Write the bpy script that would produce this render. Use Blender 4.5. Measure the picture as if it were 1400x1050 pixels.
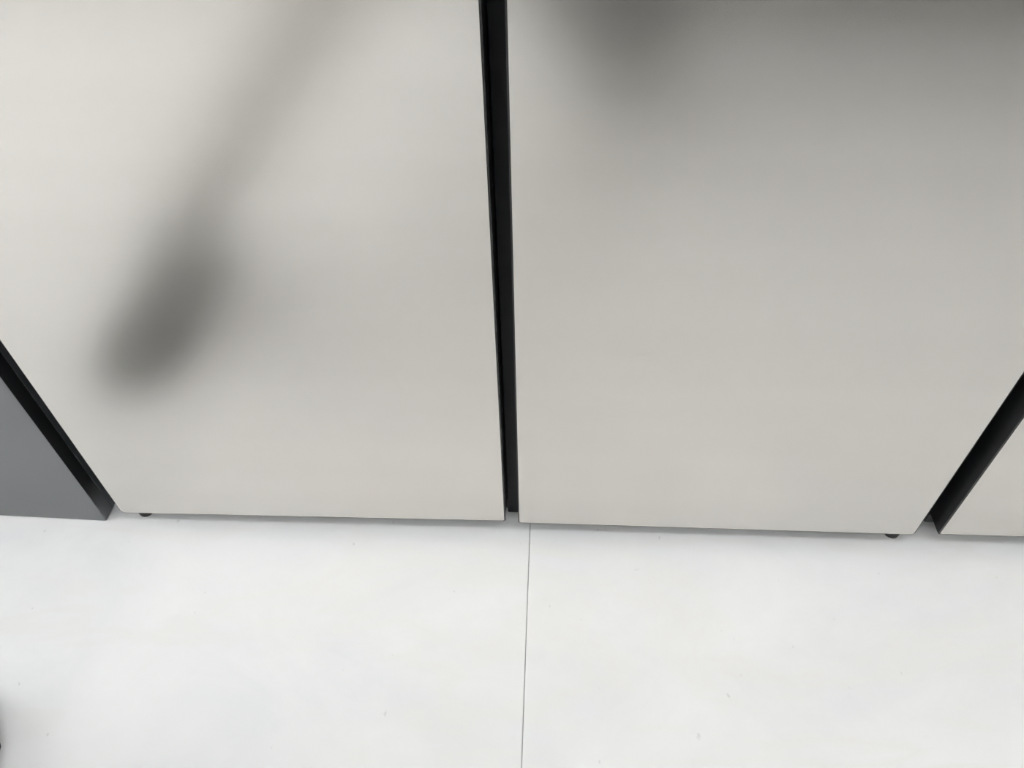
import bpy, bmesh, math, random
from mathutils import Vector, Matrix, Euler
random.seed(4)
S = bpy.context.scene
for o in list(bpy.data.objects):
    bpy.data.objects.remove(o, do_unlink=True)
C = S.collection

# ------------------------------------------------------------------ camera
CAM = Vector((0.04214, -0.47733, 0.76987))
PITCH, YAW, ROLL, FPX = 0.81847, -0.06823, -0.02948, 1039.0
fwd = Vector((math.sin(YAW)*math.cos(PITCH), math.cos(YAW)*math.cos(PITCH), -math.sin(PITCH)))
r0 = Vector((math.cos(YAW), -math.sin(YAW), 0)); u0 = r0.cross(fwd)
RIGHT = math.cos(ROLL)*r0 + math.sin(ROLL)*u0
UP = -math.sin(ROLL)*r0 + math.cos(ROLL)*u0
cd = bpy.data.cameras.new('camera'); cam = bpy.data.objects.new('camera', cd); C.objects.link(cam)
M = Matrix((RIGHT, UP, -fwd)).transposed().to_4x4(); M.translation = CAM
cam.matrix_world = M
cd.sensor_fit = 'HORIZONTAL'; cd.sensor_width = 36.0; cd.lens = 36.0*FPX/1400.0
cd.clip_start = 0.004; cd.clip_end = 50
S.camera = cam

# ------------------------------------------------------------------ world, exposure
w = bpy.data.worlds.new('world'); S.world = w; w.use_nodes = True
w.node_tree.nodes['Background'].inputs[0].default_value = (1.0, 0.977, 0.985, 1)
w.node_tree.nodes['Background'].inputs[1].default_value = 10.4
S.view_settings.view_transform = 'Standard'; S.view_settings.look = 'None'
S.view_settings.gamma = 1; S.view_settings.use_curve_mapping = False
S.view_settings.exposure = 0.0
LAMP_W = 6.95                       # watts of each ceiling panel
# ceiling panels: x, y, width, depth
PANELS = [(-1.05, -0.7, 0.8, 0.3), (-0.1, -0.7, 0.8, 0.3), (0.85, -0.7, 0.8, 0.3), (-1.05, -2.2, 0.8, 0.3), (-0.1, -2.2, 0.8, 0.3), (0.85, -2.2, 0.8, 0.3)]

# ------------------------------------------------------------------ materials
def mat(name, col, rough=0.5, metal=0.0, spec=0.5, coat=0.0):
    m = bpy.data.materials.new(name); m.use_nodes = True
    b = m.node_tree.nodes['Principled BSDF']
    b.inputs['Base Color'].default_value = (*col, 1); b.inputs['Roughness'].default_value = rough
    b.inputs['Metallic'].default_value = metal; b.inputs['Specular IOR Level'].default_value = spec
    b.inputs['Coat Weight'].default_value = coat
    return m
class NT:
    def __init__(s, m): s.t = m.node_tree; s.b = s.t.nodes['Principled BSDF']
    def n(s, typ, **k):
        x = s.t.nodes.new(typ)
        for a, v in k.items(): setattr(x, a, v)
        return x
    def l(s, a, b): s.t.links.new(a, b)
    def noise(s, scale, detail=3, rough=0.5, stretch=(1, 1, 1), dist=0.0):
        tc = s.n('ShaderNodeTexCoord'); mp = s.n('ShaderNodeMapping'); mp.inputs['Scale'].default_value = stretch
        nz = s.n('ShaderNodeTexNoise'); nz.inputs['Scale'].default_value = scale
        nz.inputs['Detail'].default_value = detail; nz.inputs['Roughness'].default_value = rough
        nz.inputs['Distortion'].default_value = dist
        s.l(tc.outputs['Object'], mp.inputs[0]); s.l(mp.outputs[0], nz.inputs[0]); return nz
    def ramp(s, src, stops):
        r = s.n('ShaderNodeValToRGB'); e = r.color_ramp.elements
        while len(e) < len(stops): e.new(0.5)
        for el, (p, c) in zip(e, stops):
            el.position = p; el.color = (*c, 1) if len(c) == 3 else c
        s.l(src, r.inputs[0]); return r
    def bump(s, h, strength=0.1, dist=0.001):
        b = s.n('ShaderNodeBump'); b.inputs['Strength'].default_value = strength; b.inputs['Distance'].default_value = dist
        s.l(h, b.inputs['Height']); s.l(b.outputs[0], s.b.inputs['Normal'])
    def spots(s, base_out, pts, col):
        """small marks with a place of their own on the surface (object space)"""
        tc = s.n('ShaderNodeTexCoord'); out = base_out
        for (p, r) in pts:
            d = s.n('ShaderNodeVectorMath', operation='DISTANCE'); d.inputs[1].default_value = p
            s.l(tc.outputs['Object'], d.inputs[0])
            mr = s.n('ShaderNodeMapRange'); mr.inputs[1].default_value = r*0.6; mr.inputs[2].default_value = r
            mr.inputs[3].default_value = 1; mr.inputs[4].default_value = 0
            s.l(d.outputs['Value'], mr.inputs[0])
            mx = s.n('ShaderNodeMix', data_type='RGBA'); mx.inputs[7].default_value = (*col, 1)
            s.l(mr.outputs[0], mx.inputs[0]); s.l(out, mx.inputs[6]); out = mx.outputs[2]
        return out

def beige_metal(name, pts=()):
    m = mat(name, (0.6, 0.59, 0.55), 0.30, 0.85)
    t = NT(m)
    nz = t.noise(6.0, 2, 0.5, (0.05, 0.05, 4.0))                 # faint horizontal bands of lamp flicker, painted into the base colour
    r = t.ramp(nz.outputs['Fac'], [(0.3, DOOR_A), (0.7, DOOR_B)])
    out = r.outputs[0]
    if pts: out = t.spots(out, pts, (0.25, 0.24, 0.23))
    t.l(out, t.b.inputs['Base Color'])
    t.b.inputs['Roughness'].default_value = DOOR_R
    t.b.inputs['Metallic'].default_value = DOOR_METAL
    return m
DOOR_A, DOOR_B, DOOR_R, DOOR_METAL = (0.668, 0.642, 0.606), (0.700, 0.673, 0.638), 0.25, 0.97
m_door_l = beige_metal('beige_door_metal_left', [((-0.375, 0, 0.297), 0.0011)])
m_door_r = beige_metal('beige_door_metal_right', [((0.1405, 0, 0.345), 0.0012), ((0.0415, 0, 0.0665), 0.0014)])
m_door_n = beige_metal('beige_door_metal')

def noisy(name, c1, c2, scale, rough, metal=0.0, bump=0.0, stretch=(1, 1, 1), spec=0.5):
    m = mat(name, c1, rough, metal, spec); t = NT(m); nz = t.noise(scale, 4, 0.55, stretch)
    r = t.ramp(nz.outputs['Fac'], [(0.3, c1), (0.7, c2)]); t.l(r.outputs[0], t.b.inputs['Base Color'])
    if bump: t.bump(nz.outputs['Fac'], bump, 0.001)
    return m
m_trim = noisy('dark_door_trim', (0.018, 0.018, 0.019), (0.026, 0.026, 0.027), 60, 0.35)
m_black = noisy('black_cabinet_paint', (0.012, 0.013, 0.015), (0.018, 0.019, 0.021), 25, 0.42)
m_gasket = noisy('black_rubber', (0.012, 0.012, 0.012), (0.02, 0.02, 0.02), 80, 0.7)
m_kick = noisy('dark_grey_plastic', (0.050, 0.052, 0.055), (0.064, 0.066, 0.069), 60, 0.4)
m_strip = noisy('black_strip', (0.006, 0.0065, 0.0075), (0.009, 0.0095, 0.011), 60, 0.4, spec=0.2)
m_grey = noisy('dark_grey_satin', (0.190, 0.194, 0.200), (0.205, 0.210, 0.217), 7, 0.25, 0.9)
m_side = noisy('blackened_side', (0.075, 0.081, 0.09), (0.088, 0.094, 0.104), 20, 0.4)
m_foot = noisy('black_foot_rubber', (0.015, 0.015, 0.015), (0.03, 0.03, 0.03), 90, 0.6)
m_wall = noisy('white_wall_paint', (0.78, 0.78, 0.76), (0.81, 0.81, 0.79), 30, 0.8, bump=0.05)
m_ceil = noisy('white_ceiling_paint', (0.83, 0.83, 0.82), (0.86, 0.86, 0.85), 30, 0.9, bump=0.05)
m_grout = noisy('grey_grout', (0.46, 0.46, 0.455), (0.54, 0.54, 0.53), 120, 0.9)
m_lampframe = noisy('white_lamp_frame', (0.8, 0.8, 0.8), (0.84, 0.84, 0.84), 50, 0.4)

def tile_material():
    m = mat('white_stone_tile', (0.8, 0.8, 0.8), 0.42, 0.0, 0.45); t = NT(m)
    geo = t.n('ShaderNodeNewGeometry')
    def nz(scale, det, rough, stretch=(1, 1, 1), rot=0.0, dist=0.0):
        mp = t.n('ShaderNodeMapping'); mp.inputs['Scale'].default_value = stretch; mp.inputs['Rotation'].default_value = (0, 0, rot)
        x = t.n('ShaderNodeTexNoise'); x.inputs['Scale'].default_value = scale; x.inputs['Detail'].default_value = det
        x.inputs['Roughness'].default_value = rough; x.inputs['Distortion'].default_value = dist
        t.l(geo.outputs['Position'], mp.inputs[0]); t.l(mp.outputs[0], x.inputs[0]); return x
    cloud = nz(5.5, 5, 0.6, (1, 1.3, 1), 0.5, 0.5)
    r1 = t.ramp(cloud.outputs['Fac'], [(0.33, (0.775, 0.778, 0.785)), (0.5, (0.815, 0.815, 0.812)), (0.68, (0.845, 0.845, 0.838))])
    vein = nz(3.0, 4, 0.6, (0.6, 2.2, 1), -0.7, 0.8)
    rv = t.ramp(vein.outputs['Fac'], [(0.44, (0, 0, 0)), (0.5, (0.5, 0.5, 0.5)), (0.56, (0, 0, 0))])
    mx = t.n('ShaderNodeMix', data_type='RGBA'); mx.inputs[7].default_value = (0.80, 0.785, 0.76, 1)
    t.l(rv.outputs[0], mx.inputs[0]); t.l(r1.outputs[0], mx.inputs[6])
    fleck = nz(85, 2, 0.5, (1, 0.7, 1), 0.3)
    rf = t.ramp(fleck.outputs['Fac'], [(0.73, (0, 0, 0)), (0.77, (0.45, 0.45, 0.45))])
    mx2 = t.n('ShaderNodeMix', data_type='RGBA'); mx2.inputs[7].default_value = (0.50, 0.49, 0.48, 1)
    t.l(rf.outputs[0], mx2.inputs[0]); t.l(mx.outputs[2], mx2.inputs[6])
    t.l(mx2.outputs[2], t.b.inputs['Base Color'])
    fine = nz(140, 3, 0.6); t.bump(fine.outputs['Fac'], 0.05, 0.0006)
    return m
m_tile = tile_material()

# ------------------------------------------------------------------ mesh helpers
def link(name, bm, m, parent=None, smooth=False):
    me = bpy.data.meshes.new(name); bmesh.ops.recalc_face_normals(bm, faces=bm.faces); bm.to_mesh(me); bm.free()
    if m: me.materials.append(m)
    o = bpy.data.objects.new(name, me); C.objects.link(o)
    if parent is not None:
        o.parent = parent
        top = parent
        off = Vector((0, 0, 0))
        while top is not None: off += top.location; top = top.parent
        me.transform(Matrix.Translation(-off))                    # world-space mesh under an unrotated parent
    if smooth:
        for p in me.polygons: p.use_smooth = True
    return o
def thing(name, label, cat, loc, group=None):
    o = bpy.data.objects.new(name, None); C.objects.link(o); o.location = loc
    o.empty_display_size = 0.1
    o['label'] = label; o['category'] = cat
    if group: o['group'] = group
    return o
def box(bm, x0, x1, y0, y1, z0, z1, bev=0.0, seg=2):
    r = bmesh.ops.create_cube(bm, size=1.0); vs = r['verts']
    for v in vs:
        v.co = Vector((x0 if v.co.x < 0 else x1, y0 if v.co.y < 0 else y1, z0 if v.co.z < 0 else z1))
    if bev:
        es = list({e for v in vs for e in v.link_edges})
        bmesh.ops.bevel(bm, geom=es, offset=bev, segments=seg, profile=0.5, affect='EDGES')
    return bm
def rounded(corners, radii, n=5):
    """2-D polygon with rounded corners; corners counter-clockwise"""
    out = []; k = len(corners)
    for i in range(k):
        p = Vector(corners[i]); a = Vector(corners[i-1]); b = Vector(corners[(i+1) % k]); r = radii[i]
        da = (a-p).normalized(); db = (b-p).normalized()
        ang = da.angle(db); t = r/math.tan(ang/2); c = p+(da+db).normalized()*(r/math.sin(ang/2))
        s = p+da*t-c; e = p+db*t-c
        for j in range(n+1):
            f = j/n; v = (s*(1-f)+e*f).normalized()*r; out.append(c+v)
    return out
def slab(bm, poly, y0, y1, bev=0.0, seg=2):
    """polygon in x-z pushed from y0 (front) back to y1, front rim bevelled"""
    fr = [bm.verts.new((p.x, y0, p.y)) for p in poly]; bk = [bm.verts.new((p.x, y1, p.y)) for p in poly]
    f = bm.faces.new(fr); bm.faces.new(bk[::-1])
    k = len(poly)
    for i in range(k): bm.faces.new((fr[i], bk[i], bk[(i+1) % k], fr[(i+1) % k]))
    if bev: bmesh.ops.bevel(bm, geom=list(f.edges), offset=bev, segments=seg, profile=0.5, affect='EDGES')
    return bm
def cyl(bm, x, y, z0, z1, r0, r1=None, n=24):
    r1 = r0 if r1 is None else r1
    a = [bm.verts.new((x+r0*math.cos(2*math.pi*i/n), y+r0*math.sin(2*math.pi*i/n), z0)) for i in range(n)]
    b = [bm.verts.new((x+r1*math.cos(2*math.pi*i/n), y+r1*math.sin(2*math.pi*i/n), z1)) for i in range(n)]
    bm.faces.new(a[::-1]); bm.faces.new(b)
    for i in range(n): bm.faces.new((a[i], a[(i+1) % n], b[(i+1) % n], b[i]))
    return bm
B = bmesh.new

# ------------------------------------------------------------------ room shell
X0, X1, Y0, Y1, H = -2.3, 2.3, -3.4, 0.78, 2.35
def struct(name, bm, m, label=None):
    o = link(name, bm, m); o['kind'] = 'structure'
    if label: o['label'] = label
    return o
floor = struct('floor', box(B(), X0-0.1, X1+0.1, Y0-0.1, Y1+0.1, -0.12, -0.0016), m_grout, 'white stone-look tiled floor in front of the beige doors')
struct('ceiling', box(B(), X0-0.1, X1+0.1, Y0-0.1, Y1+0.1, H, H+0.1), m_ceil, 'plain white ceiling')
struct('wall_back', box(B(), X0-0.1, X1+0.1, Y1, Y1+0.1, -0.1, H), m_wall, 'white wall behind the refrigerators')
struct('wall_front', box(B(), X0-0.1, X1+0.1, Y0-0.1, Y0, -0.1, H), m_wall, 'white wall facing the refrigerators')
bm = B(); WY0, WY1, WZ0, WZ1 = -2.2, -0.15, 0.06, 2.12               # opening in the left wall for an added, unseen window bringing fill light
box(bm, X0-0.1, X0, Y0, WY0, -0.1, H); box(bm, X0-0.1, X0, WY1, Y1, -0.1, H); box(bm, X0-0.1, X0, WY0, WY1, -0.1, WZ0); box(bm, X0-0.1, X0, WY0, WY1, WZ1, H)
struct('wall_left', bm, m_wall, 'white wall on the left with an opening for an added window')
m_frame = noisy('added_window_frame', (0.78, 0.78, 0.78), (0.82, 0.82, 0.82), 40, 0.4)
m_pane = bpy.data.materials.new('added_window_glass'); m_pane.use_nodes = True
nt = m_pane.node_tree; nt.nodes.remove(nt.nodes['Principled BSDF'])
tr = nt.nodes.new('ShaderNodeBsdfTransparent'); tr.inputs[0].default_value = (0.93, 0.95, 0.94, 1)
gl = nt.nodes.new('ShaderNodeBsdfGlossy'); gl.inputs['Roughness'].default_value = 0.02
fn = nt.nodes.new('ShaderNodeFresnel'); mx = nt.nodes.new('ShaderNodeMixShader')
nt.links.new(fn.outputs[0], mx.inputs[0]); nt.links.new(tr.outputs[0], mx.inputs[1]); nt.links.new(gl.outputs[0], mx.inputs[2])
nt.links.new(mx.outputs[0], nt.nodes['Material Output'].inputs['Surface'])
bm = B(); fw = 0.05; wm = (WY0+WY1)/2
box(bm, X0-0.08, X0-0.02, WY0, WY0+fw, WZ0, WZ1); box(bm, X0-0.08, X0-0.02, WY1-fw, WY1, WZ0, WZ1); box(bm, X0-0.08, X0-0.02, wm-fw/2, wm+fw/2, WZ0+fw, WZ1-fw)
box(bm, X0-0.08, X0-0.02, WY0+fw, WY1-fw, WZ0, WZ0+fw); box(bm, X0-0.08, X0-0.02, WY0+fw, WY1-fw, WZ1-fw, WZ1)
win = struct('added_window_1', bm, m_frame, 'added white framed window in the left wall, out of view, letting in fill light')
for a, b in ((WY0+fw, wm-fw/2), (wm+fw/2, WY1-fw)):
    link('pane', box(B(), X0-0.053, X0-0.047, a, b, WZ0+fw, WZ1-fw), m_pane, win)
struct('wall_right', box(B(), X1, X1+0.1, Y0, Y1, -0.1, H), m_wall, 'white wall on the right')
SEAM, TILE, GAP = 0.0252, 0.80, 0.0009
xs = sorted([SEAM+TILE*k for k in range(-4, 5)]); ys = sorted([0.22+TILE*k for k in range(-6, 3)])
for i in range(len(xs)-1):
    for j in range(len(ys)-1):
        a0, a1 = max(xs[i], X0)+GAP/2, min(xs[i+1], X1)-GAP/2; b0, b1 = max(ys[j], Y0)+GAP/2, min(ys[j+1], Y1)-GAP/2
        if a1-a0 < 0.02 or b1-b0 < 0.02: continue
        link('tile', box(B(), a0, a1, b0, b1, -0.0090, random.uniform(-0.00006, 0), 0.0004, 1), m_tile, floor)

# ------------------------------------------------------------------ appliances
def door(parent, x0, x1, zb0, zb1, zt, mpan, rad, name='door', label=None, y0=0.0):
    """dark door body with a beige metal skin on its front; zb0/zb1 bottom height at left/right"""
    P = [(x0, zb0), (x1, zb1), (x1, zt), (x0, zt)]
    d = link(name, slab(B(), rounded(P, rad), y0+0.0008, y0+0.066, 0.0006, 1), m_trim, parent)
    q = 0.0015; qb = 0.0019
    P2 = [(x0+q, zb0+qb), (x1-q, zb1+qb), (x1-q, zt-q), (x0+q, zt-q)]
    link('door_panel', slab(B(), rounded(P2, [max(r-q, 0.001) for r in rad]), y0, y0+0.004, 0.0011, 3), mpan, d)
    link('gasket', box(B(), x0+0.022, x1-0.022, y0+0.0662, y0+0.0758, max(zb0, zb1)+0.022, zt-0.022, 0.002, 1), m_gasket, d)
    if label: d['label'] = label
    return d
def foot(parent, x, y, top):
    bm = B(); cyl(bm, x, y, 0.0002, 0.0075, 0.0088, 0.0094); cyl(bm, x, y, 0.0075, 0.011, 0.0094, 0.0062); cyl(bm, x, y, 0.0108, top, 0.0048)
    return link('foot', bm, m_foot, parent)

fr = thing('refrigerator', 'wide beige metal refrigerator with side-by-side doors split by a black gap in the middle', 'refrigerator', (0, 0.38, 0))
link('cabinet', box(B(), -0.4535, 0.4535, 0.076, 0.735, 0.030, 1.84, 0.003), m_black, fr)
XL, GL, GR, XR = -0.4557, -0.0024, 0.0119, 0.4555
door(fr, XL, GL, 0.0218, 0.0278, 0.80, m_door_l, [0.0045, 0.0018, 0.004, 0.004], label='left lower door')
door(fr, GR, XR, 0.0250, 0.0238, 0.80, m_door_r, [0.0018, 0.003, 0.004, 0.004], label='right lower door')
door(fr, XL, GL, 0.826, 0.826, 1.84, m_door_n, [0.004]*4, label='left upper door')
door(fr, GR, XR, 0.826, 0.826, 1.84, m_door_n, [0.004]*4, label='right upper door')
kp = link('kick_plate', box(B(), -0.44, 0.45, 0.0366, 0.042, 0.0008, 0.0206, 0.0008, 1), m_kick, fr)
link('centre_strip', box(B(), GL+0.0006, GR-0.0006, 0.0308, 0.036, 0.0008, 1.835, 0.0005, 1), m_strip, fr)
link('side_strip', box(B(), 0.4562, 0.4798, 0.0310, 0.036, 0.0008, 1.835, 0.0005, 1), m_strip, fr)
foot(fr, -0.4400, 0.0185, 0.0200); foot(fr, 0.4433, 0.0190, 0.0220)
foot(fr, -0.42, 0.69, 0.030); foot(fr, 0.42, 0.69, 0.030)

fr2 = thing('refrigerator', 'beige refrigerator with a black flank, across the slanting black gap on the right', 'refrigerator', (0.79, 0.38, 0))
link('cabinet', box(B(), 0.4825, 1.0935, 0.076, 0.735, 0.030, 1.84, 0.003), m_black, fr2)
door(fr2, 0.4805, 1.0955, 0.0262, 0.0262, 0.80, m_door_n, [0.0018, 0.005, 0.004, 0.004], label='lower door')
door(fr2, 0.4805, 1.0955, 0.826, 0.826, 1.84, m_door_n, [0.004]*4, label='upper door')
link('kick_plate', box(B(), 0.4855, 1.09, 0.0330, 0.039, 0.0008, 0.0206, 0.0008, 1), m_kick, fr2)
foot(fr2, 1.065, 0.055, 0.0265); foot(fr2, 0.53, 0.69, 0.030); foot(fr2, 1.05, 0.69, 0.030); foot(fr2, 0.53, 0.055, 0.0265)

# dark cabinet on the left, standing very slightly askew
cb = thing('tall_cabinet', 'dark grey tall cabinet reaching the floor left of the beige doors, its side black', 'cabinet', (-0.4835, 0.0022, 0))
o = (-0.4835, 0.0022)
link('front_panel', box(B(), o[0]-0.598, o[0], o[1], o[1]+0.018, 0.0008, 1.84, 0.0007, 1), m_grey, cb)
link('side_panel', box(B(), o[0]-0.018, o[0]-0.0004, o[1]+0.0182, o[1]+0.70, 0.0008, 1.84, 0.0006, 1), m_side, cb)['label'] = 'black side panel'
link('side_panel', box(B(), o[0]-0.598, o[0]-0.580, o[1]+0.0182, o[1]+0.70, 0.0008, 1.84, 0.0006, 1), m_side, cb)
link('top_panel', box(B(), o[0]-0.5798, o[0]-0.0182, o[1]+0.0182, o[1]+0.70, 1.82, 1.839), m_side, cb)
link('bottom_panel', box(B(), o[0]-0.5798, o[0]-0.0182, o[1]+0.0182, o[1]+0.70, 0.05, 0.068), m_side, cb)
link('back_panel', box(B(), o[0]-0.5798, o[0]-0.0182, o[1]+0.69, o[1]+0.698, 0.07, 1.818), m_side, cb)
cb.rotation_euler = (0, 0, -0.024)

# ------------------------------------------------------------------ ceiling lamps
for k, (px, py, wx, wy) in enumerate(PANELS):
    t = thing('ceiling_light', ['leftmost ceiling light panel of the row nearer the refrigerators', 'middle ceiling light panel of the row nearer the refrigerators',
               'rightmost ceiling light panel of the row nearer the refrigerators', 'leftmost ceiling light panel of the row farther from the refrigerators',
               'middle ceiling light panel of the row farther from the refrigerators', 'rightmost ceiling light panel of the row farther from the refrigerators'][k], 'ceiling light', (px, py, H), 'ceiling light panels')
    bm = B(); f = 0.018
    box(bm, px-wx/2, px+wx/2, py-wy/2, py-wy/2+f, H-0.035, H-0.0005, 0.002, 1); box(bm, px-wx/2, px+wx/2, py+wy/2-f, py+wy/2, H-0.035, H-0.0005, 0.002, 1)
    box(bm, px-wx/2, px-wx/2+f, py-wy/2+f, py+wy/2-f, H-0.035, H-0.0005, 0.002, 1); box(bm, px+wx/2-f, px+wx/2, py-wy/2+f, py+wy/2-f, H-0.035, H-0.0005, 0.002, 1)
    link('frame', bm, m_lampframe, t)
    dm = mat('lamp_diffuser', (0.9, 0.9, 0.9), 0.6)
    dm.node_tree.nodes['Principled BSDF'].inputs['Emission Color'].default_value = (1.0, 1.012, 1.045, 1)
    dm.node_tree.nodes['Principled BSDF'].inputs['Emission Strength'].default_value = LAMP_W/(math.pi*wx*wy)
    link('diffuser', box(B(), px-wx/2+f, px+wx/2-f, py-wy/2+f, py+wy/2-f, H-0.028, H-0.020), dm, t)
# ------------------------------------------------------------------ the photographer, kneeling (seen as a blurred reflection)
m_skin = noisy('skin', (0.50, 0.30, 0.21), (0.56, 0.35, 0.25), 30, 0.5)
m_trou = noisy('light_grey_trousers', (0.50, 0.48, 0.455), (0.56, 0.54, 0.51), 60, 0.9)
m_jack = noisy('dark_jacket', (0.012, 0.011, 0.0105), (0.019, 0.017, 0.016), 60, 0.9)
m_shoe = noisy('dark_grey_shoe', (0.02, 0.021, 0.022), (0.032, 0.033, 0.034), 60, 0.7)
m_sole = noisy('grey_shoe_sole', (0.06, 0.063, 0.065), (0.09, 0.093, 0.095), 40, 0.7)
m_hair = noisy('black_hair', (0.012, 0.01, 0.009), (0.03, 0.026, 0.022), 90, 0.5, 0, 0.3, (8, 8, 1))
m_eye = noisy('eye_brown', (0.10, 0.07, 0.05), (0.16, 0.11, 0.08), 60, 0.2)
m_lace = noisy('pale_laces', (0.5, 0.5, 0.5), (0.6, 0.6, 0.6), 200, 0.8)
m_phone = noisy('black_phone_shell', (0.012, 0.012, 0.014), (0.02, 0.02, 0.022), 30, 0.25)
m_glass = noisy('dark_lens_glass', (0.004, 0.004, 0.006), (0.006, 0.006, 0.01), 30, 0.05)

def skinned(name, pts, edges, m, parent, root=0, sub=2):
    """pts: (co, radius or (rx, ry)); a skin surface grown over the joints, applied to a plain mesh"""
    me = bpy.data.meshes.new(name+'_skeleton'); me.from_pydata([p[0] for p in pts], edges, [])
    o = bpy.data.objects.new(name+'_skeleton', me); C.objects.link(o)
    o.modifiers.new('skin', 'SKIN'); sm = o.modifiers.new('sub', 'SUBSURF'); sm.levels = sub; sm.render_levels = sub
    if not me.skin_vertices:
        bpy.context.view_layer.objects.active = o; o.select_set(True); bpy.ops.mesh.customdata_skin_add()
    for i, p in enumerate(pts):
        r = p[1]; me.skin_vertices[0].data[i].radius = (r, r) if not isinstance(r, tuple) else r
        me.skin_vertices[0].data[i].use_root = (i == root)
    dg = bpy.context.evaluated_depsgraph_get(); dg.update()
    nm = bpy.data.meshes.new_from_object(o.evaluated_get(dg), depsgraph=dg)
    bpy.data.objects.remove(o, do_unlink=True)
    nm.materials.clear(); nm.materials.append(m); nm.name = name
    for p in nm.polygons: p.use_smooth = True
    n = bpy.data.objects.new(name, nm); C.objects.link(n)
    if parent is not None:
        n.parent = parent; nm.transform(Matrix.Translation(-parent.location))
    return n

PB = Vector((-0.02, -1.05, 0.0))
person = thing('person', 'person kneeling on one knee in dark clothes, seen only blurred in the doors', 'person', PB)
pel, chest, neck = (-0.02, -1.07, 0.45), (0.0, -1.04, 0.74), (0.02, -0.985, 0.965)
lhip, rhip = (-0.11, -1.05, 0.44), (0.08, -1.05, 0.44)
lkn, lan = (-0.205, -0.62, 0.47), (-0.518, -0.455, 0.10)
rkn, ran = (0.165, -0.93, 0.075), (0.195, -1.33, 0.085)
lsh, rsh = (-0.165, -0.99, 0.915), (0.20, -0.99, 0.915)
lel, rel = (-0.215, -0.77, 0.71), (0.325, -0.77, 0.72)
PH = CAM - fwd*0.009 + RIGHT*0.052                        # phone centre
def pp(r, u, f): return tuple(PH + RIGHT*r + UP*u - fwd*f)  # right / up / towards the holder
lw, rw = pp(-0.105, -0.045, 0.045), pp(0.105, -0.045, 0.045)
def lerp(a, b, t): return tuple(Vector(a).lerp(Vector(b), t))
pts = [(pel, 0.10), (lerp(pel, chest, .5), 0.095), (chest, (0.12, 0.10)), (neck, 0.052), ((0.025, -0.97, 1.03), 0.05), ((0.03, -0.95, 1.10), 0.072), ((0.03, -0.94, 1.165), 0.074), ((0.03, -0.947, 1.215), 0.05),
       (lhip, 0.075), (lkn, 0.038), (lerp(lkn, lan, .35), 0.034), (lan, 0.026), (rhip, 0.075), (rkn, 0.038), (lerp(rkn, ran, .35), 0.036), (ran, 0.026),
       (lsh, 0.05), (lel, 0.038), (lw, 0.026), (rsh, 0.05), (rel, 0.038), (rw, 0.026),
       ((-0.54, -0.33, 0.035), (0.02, 0.02)), ((0.205, -1.375, 0.03), (0.02, 0.02)), ((0.03, -0.85, 1.122), 0.011)]
ed = [(0, 1), (1, 2), (2, 3), (3, 4), (4, 5), (5, 6), (6, 7), (0, 8), (8, 9), (9, 10), (10, 11), (0, 12), (12, 13), (13, 14), (14, 15),
      (2, 16), (16, 17), (17, 18), (2, 19), (19, 20), (20, 21), (11, 22), (15, 23), (5, 24)]
for s, wi in ((-1, 18), (1, 21)):
    palm = len(pts); pts.append((pp(s*0.098, -0.012, 0.028), (0.028, 0.016))); ed.append((wi, palm))
    for k, (uu, ln) in enumerate(((0.030, 0.9), (0.010, 1.0), (-0.010, 0.94), (-0.028, 0.75))):      # fingers curl round the phone's far side
        i = len(pts)
        pts += [(pp(s*0.100, uu*1.0, 0.006), 0.0085), (pp(s*(0.100-0.012*ln), uu*1.1, -0.014), 0.0078), (pp(s*(0.092-0.026*ln), uu*1.05, -0.0155), 0.0068)]
        if s < 0 and k < 2: pts[-1] = (pp(s*0.094, uu*1.1, -0.016), 0.0068)
        ed += [(palm, i), (i, i+1), (i+1, i+2)]
    i = len(pts)
    pts += [(pp(s*0.092, -0.022, 0.030), 0.011), (pp(s*0.076, -0.020, 0.022), 0.0095), (pp(s*0.058, -0.008, 0.0165), 0.008)]
    ed += [(palm, i), (i, i+1), (i+1, i+2)]
body = skinned('body', pts, ed, m_skin, person, 0, 2)
# trousers and jacket follow the limbs
skinned('trousers', [((-0.018, -1.07, 0.54), (0.155, 0.125)), (pel, (0.16, 0.135)), (lhip, 0.095), (lerp(lhip, lkn, .55), 0.085), (lkn, 0.060), (lerp(lkn, lan, .4), 0.047), (lerp(lkn, lan, .8), 0.042), (lan, 0.044),
                     (rhip, 0.095), (lerp(rhip, rkn, .55), 0.085), (rkn, 0.068), (lerp(rkn, ran, .4), 0.066), (lerp(rkn, ran, .85), 0.056)],
        [(0, 1), (1, 2), (2, 3), (3, 4), (4, 5), (5, 6), (6, 7), (1, 8), (8, 9), (9, 10), (10, 11), (11, 12)], m_trou, person, 1, 2)
skinned('jacket', [((-0.018, -1.07, 0.50), (0.18, 0.145)), (lerp(pel, chest, .5), (0.165, 0.13)), (chest, (0.165, 0.125)), ((0.015, -1.01, 0.895), (0.12, 0.10)), ((0.02, -0.99, 0.965), 0.062),
                   (lsh, 0.068), (lerp(lsh, lel, .5), 0.06), (lel, 0.054), (lerp(lel, lw, .8), 0.038), (rsh, 0.068), (lerp(rsh, rel, .5), 0.06), (rel, 0.054), (lerp(rel, rw, .8), 0.038)],
        [(0, 1), (1, 2), (2, 3), (3, 4), (3, 5), (5, 6), (6, 7), (7, 8), (3, 9), (9, 10), (10, 11), (11, 12)], m_jack, person, 2, 2)
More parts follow.
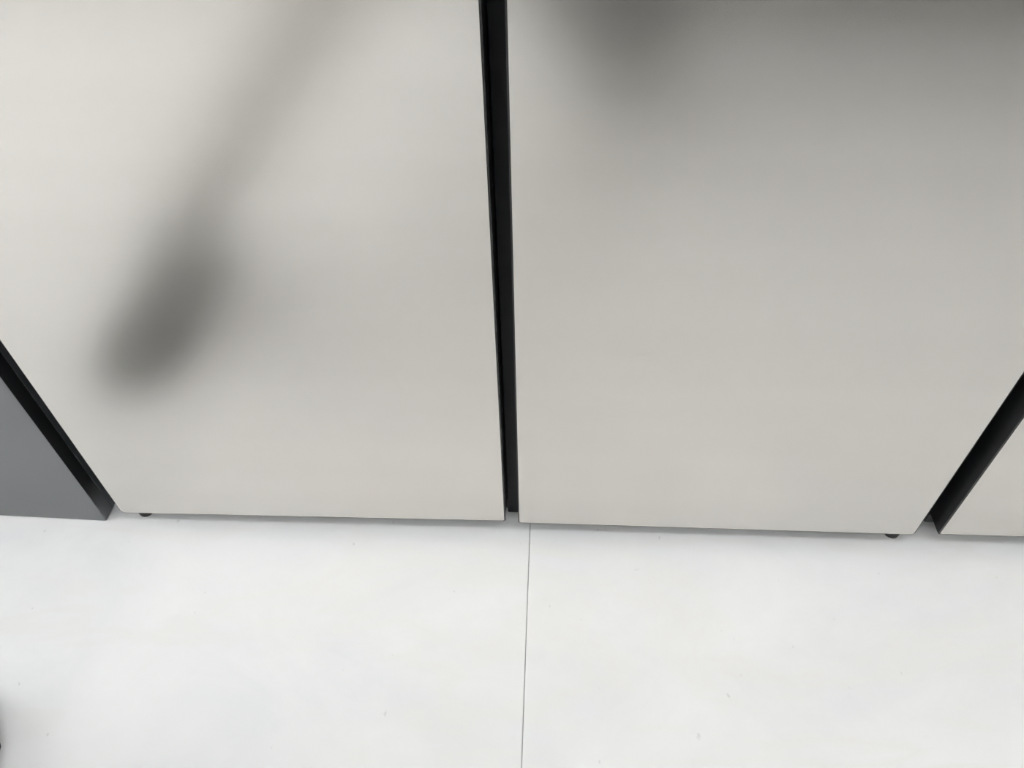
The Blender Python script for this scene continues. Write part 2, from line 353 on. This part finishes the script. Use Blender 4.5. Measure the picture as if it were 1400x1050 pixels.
# skirt of the long jacket, falling over the kneeling thigh in soft folds
bm = B(); rings = []; n = 48
for (z, cx, cy, rx, ry, fold) in ((0.60, -0.015, -1.06, 0.150, 0.120, 0.0), (0.53, -0.01, -1.06, 0.185, 0.150, 0.001), (0.46, 0.04, -1.01, 0.190, 0.190, 0.003), (0.39, 0.095, -0.945, 0.185, 0.225, 0.005),
                                  (0.31, 0.135, -0.91, 0.150, 0.200, 0.007), (0.24, 0.152, -0.915, 0.130, 0.185, 0.009), (0.18, 0.158, -0.92, 0.112, 0.165, 0.010)):
    rings.append([bm.verts.new((cx+(rx+fold*math.cos(7*a))*math.cos(a), cy+(ry+fold*math.cos(7*a))*math.sin(a), z)) for a in [2*math.pi*k/n for k in range(n)]])
for a, b in zip(rings, rings[1:]):
    for k in range(n): bm.faces.new((a[k], a[(k+1) % n], b[(k+1) % n], b[k]))
sk = link('jacket_skirt', bm, m_jack, person, True)
so = sk.modifiers.new('cloth_thickness', 'SOLIDIFY'); so.thickness = 0.006
# hair: a cap over the skull
bm = B(); bmesh.ops.create_icosphere(bm, subdivisions=4, radius=1.0)
for v in bm.verts:
    x, y, z = v.co; z = max(z, -0.25 - 0.35*max(0, -y)) if y < 0.35 else max(z, 0.28+0.25*(y-0.35))
    v.co = Vector((0.03+x*0.088, -0.963+y*0.098, 1.165+z*0.082))
link('hair', bm, m_hair, person, True)
# face: eyes and mouth, ears
for s in (-1, 1):
    bm = B(); bmesh.ops.create_uvsphere(bm, u_segments=16, v_segments=10, radius=0.0095)
    bmesh.ops.translate(bm, verts=bm.verts, vec=(0.03+s*0.031, -0.894, 1.148)); link('eye', bm, m_eye, person, True)
    bm = B(); bmesh.ops.create_uvsphere(bm, u_segments=16, v_segments=10, radius=1)
    for v in bm.verts: v.co = Vector((0.03+s*0.078+v.co.x*0.010, -0.95+v.co.y*0.018, 1.135+v.co.z*0.030))
    link('ear', bm, m_skin, person, True)
bm = B(); bmesh.ops.create_uvsphere(bm, u_segments=16, v_segments=8, radius=1)
for v in bm.verts: v.co = Vector((0.03+v.co.x*0.022, -0.879+v.co.y*0.006, 1.08+v.co.z*0.005))
link('mouth', bm, noisy('lips', (0.42, 0.17, 0.14), (0.46, 0.2, 0.16), 50, 0.45), person, True)

def shoe(heel, toe, wide=1.0):
    """shoe lofted through cross-sections from heel to toe, with sole and laces"""
    h = Vector(heel); d = Vector(toe)-h; L = d.length; ax = d.normalized(); sd = Vector((ax.y, -ax.x, 0)).normalized()
    if sd.length < 0.1: sd = Vector((1, 0, 0))
    upv = sd.cross(ax).normalized()
    secs = [(0.0, .022, .095), (.03, .034, .112), (.15, .039, .12), (.30, .040, .12), (.42, .042, .10), (.55, .045, .080), (.70, .049, .056), (.84, .047, .046), (.94, .034, .038), (1.0, .014, .028)]
    secs = [(t, hw*wide, ht) for t, hw, ht in secs]
    bm = B(); rings = []; n = 16
    for (t, hw, ht) in secs:
        ring = []
        for i in range(n):
            a = math.pi*i/(n-1)
            ring.append(bm.verts.new(h+ax*(t*L)+sd*(hw*math.cos(a)*(1.0 if math.sin(a) < .6 else .93))+upv*(0.016+(ht-0.016)*math.sin(a)**0.7)))
        rings.append(ring)
    for a, b in zip(rings, rings[1:]):
        for i in range(n): bm.faces.new((a[i], a[(i+1) % n], b[(i+1) % n], b[i]))
    bm.faces.new(rings[0]); bm.faces.new(rings[-1][::-1])
    up_ = link('shoe', bm, m_shoe, person, True)
    bm = B(); lo, hi = [], []
    prof = [(t, hw+0.004) for (t, hw, _) in secs]
    outl = [h+ax*(t*L+(0.004 if t > .97 else 0))+sd*w for t, w in prof]+[h+ax*(t*L+(0.004 if t > .97 else 0))-sd*w for t, w in reversed(prof)]
    lo = [bm.verts.new(p+upv*0.0) for p in outl]; hi = [bm.verts.new(p+upv*0.0185) for p in outl]
    bm.faces.new(lo[::-1]); bm.faces.new(hi)
    for i in range(len(lo)): bm.faces.new((lo[i], lo[(i+1) % len(lo)], hi[(i+1) % len(lo)], hi[i]))
    def child(nm, bm_, mm):
        o_ = link(nm, bm_, mm, person); o_.parent = up_; return o_
    child('sole', bm, m_sole)
    for t, ht in ((.44, .100), (.50, .089), (.56, .0775)):
        bm = B(); c = h+ax*(t*L)+upv*ht
        box(bm, -0.024, 0.024, -0.003, 0.003, -0.003, 0.003, 0.0012, 1)
        R = Matrix((sd, ax, upv)).transposed().to_4x4(); R.translation = c; bm.transform(R)
        child('lace', bm, m_lace)
    return up_
shoe((-0.506, -0.500, 0.001), (-0.552, -0.220, 0.001), 1.3)
shoe((0.20, -1.395, 0.225), (0.206, -1.34, 0.02))

# ------------------------------------------------------------------ the phone that took the picture
ph = thing('smartphone', 'black smartphone held sideways in both hands of the kneeling person', 'smartphone', tuple(PH))
Rm = Matrix((RIGHT, UP, -fwd)).transposed().to_4x4(); Rm.translation = PH
def pbox(name, x0, x1, y0, y1, z0, z1, m, bev):
    bm = box(B(), x0, x1, y0, y1, z0, z1, bev, 3); bm.transform(Rm); return link(name, bm, m, ph)
pbox('shell', -0.078, 0.078, -0.037, 0.037, -0.004, 0.004, m_phone, 0.003)
pbox('screen', -0.074, 0.074, -0.034, 0.034, 0.0041, 0.0046, m_glass, 0.0002)
for (cx, cy) in ((-0.052, 0.0), (-0.052, 0.022), (-0.032, 0.011)):
    bm = cyl(B(), cx, cy, -0.0058 if (cx, cy) != (-0.052, 0.0) else -0.0046, -0.0041, 0.0055); bm.transform(Rm); link('lens', bm, m_glass, ph)

# ------------------------------------------------------------------ kitchen island behind the photographer, right (blurred grey in the right door)
m_isl = noisy('dark_greenish_grey_laminate', (0.065, 0.069, 0.062), (0.08, 0.084, 0.077), 12, 0.5)
m_top = noisy('grey_stone_worktop', (0.10, 0.10, 0.10), (0.16, 0.16, 0.155), 25, 0.4)
ix0, ix1, iy0, iy1 = 0.42, 2.0, -2.1, -1.45
isl = thing('kitchen_island', 'dark grey kitchen island behind the kneeling person, right', 'kitchen island', ((ix0+ix1)/2, (iy0+iy1)/2, 0))
link('plinth', box(B(), ix0+0.05, ix1-0.05, iy0+0.05, iy1-0.05, 0.0005, 0.099, 0.002, 1), m_kick, isl)
link('carcass', box(B(), ix0, ix1, iy0, iy1-0.021, 0.10, 0.859, 0.002, 1), m_isl, isl)
link('worktop', box(B(), ix0-0.02, ix1+0.02, iy0-0.02, iy1+0.02, 0.86, 0.90, 0.003), m_top, isl)
for k in range(3):
    wd = (ix1-ix0)/3
    d = link('door', box(B(), ix0+wd*k+0.002, ix0+wd*(k+1)-0.002, iy1-0.0205, iy1, 0.105, 0.855, 0.0015), m_isl, isl)
    link('handle', box(B(), ix0+wd*(k+0.5)-0.07, ix0+wd*(k+0.5)+0.07, iy1+0.0005, iy1+0.014, 0.80, 0.812, 0.003), m_kick, d)
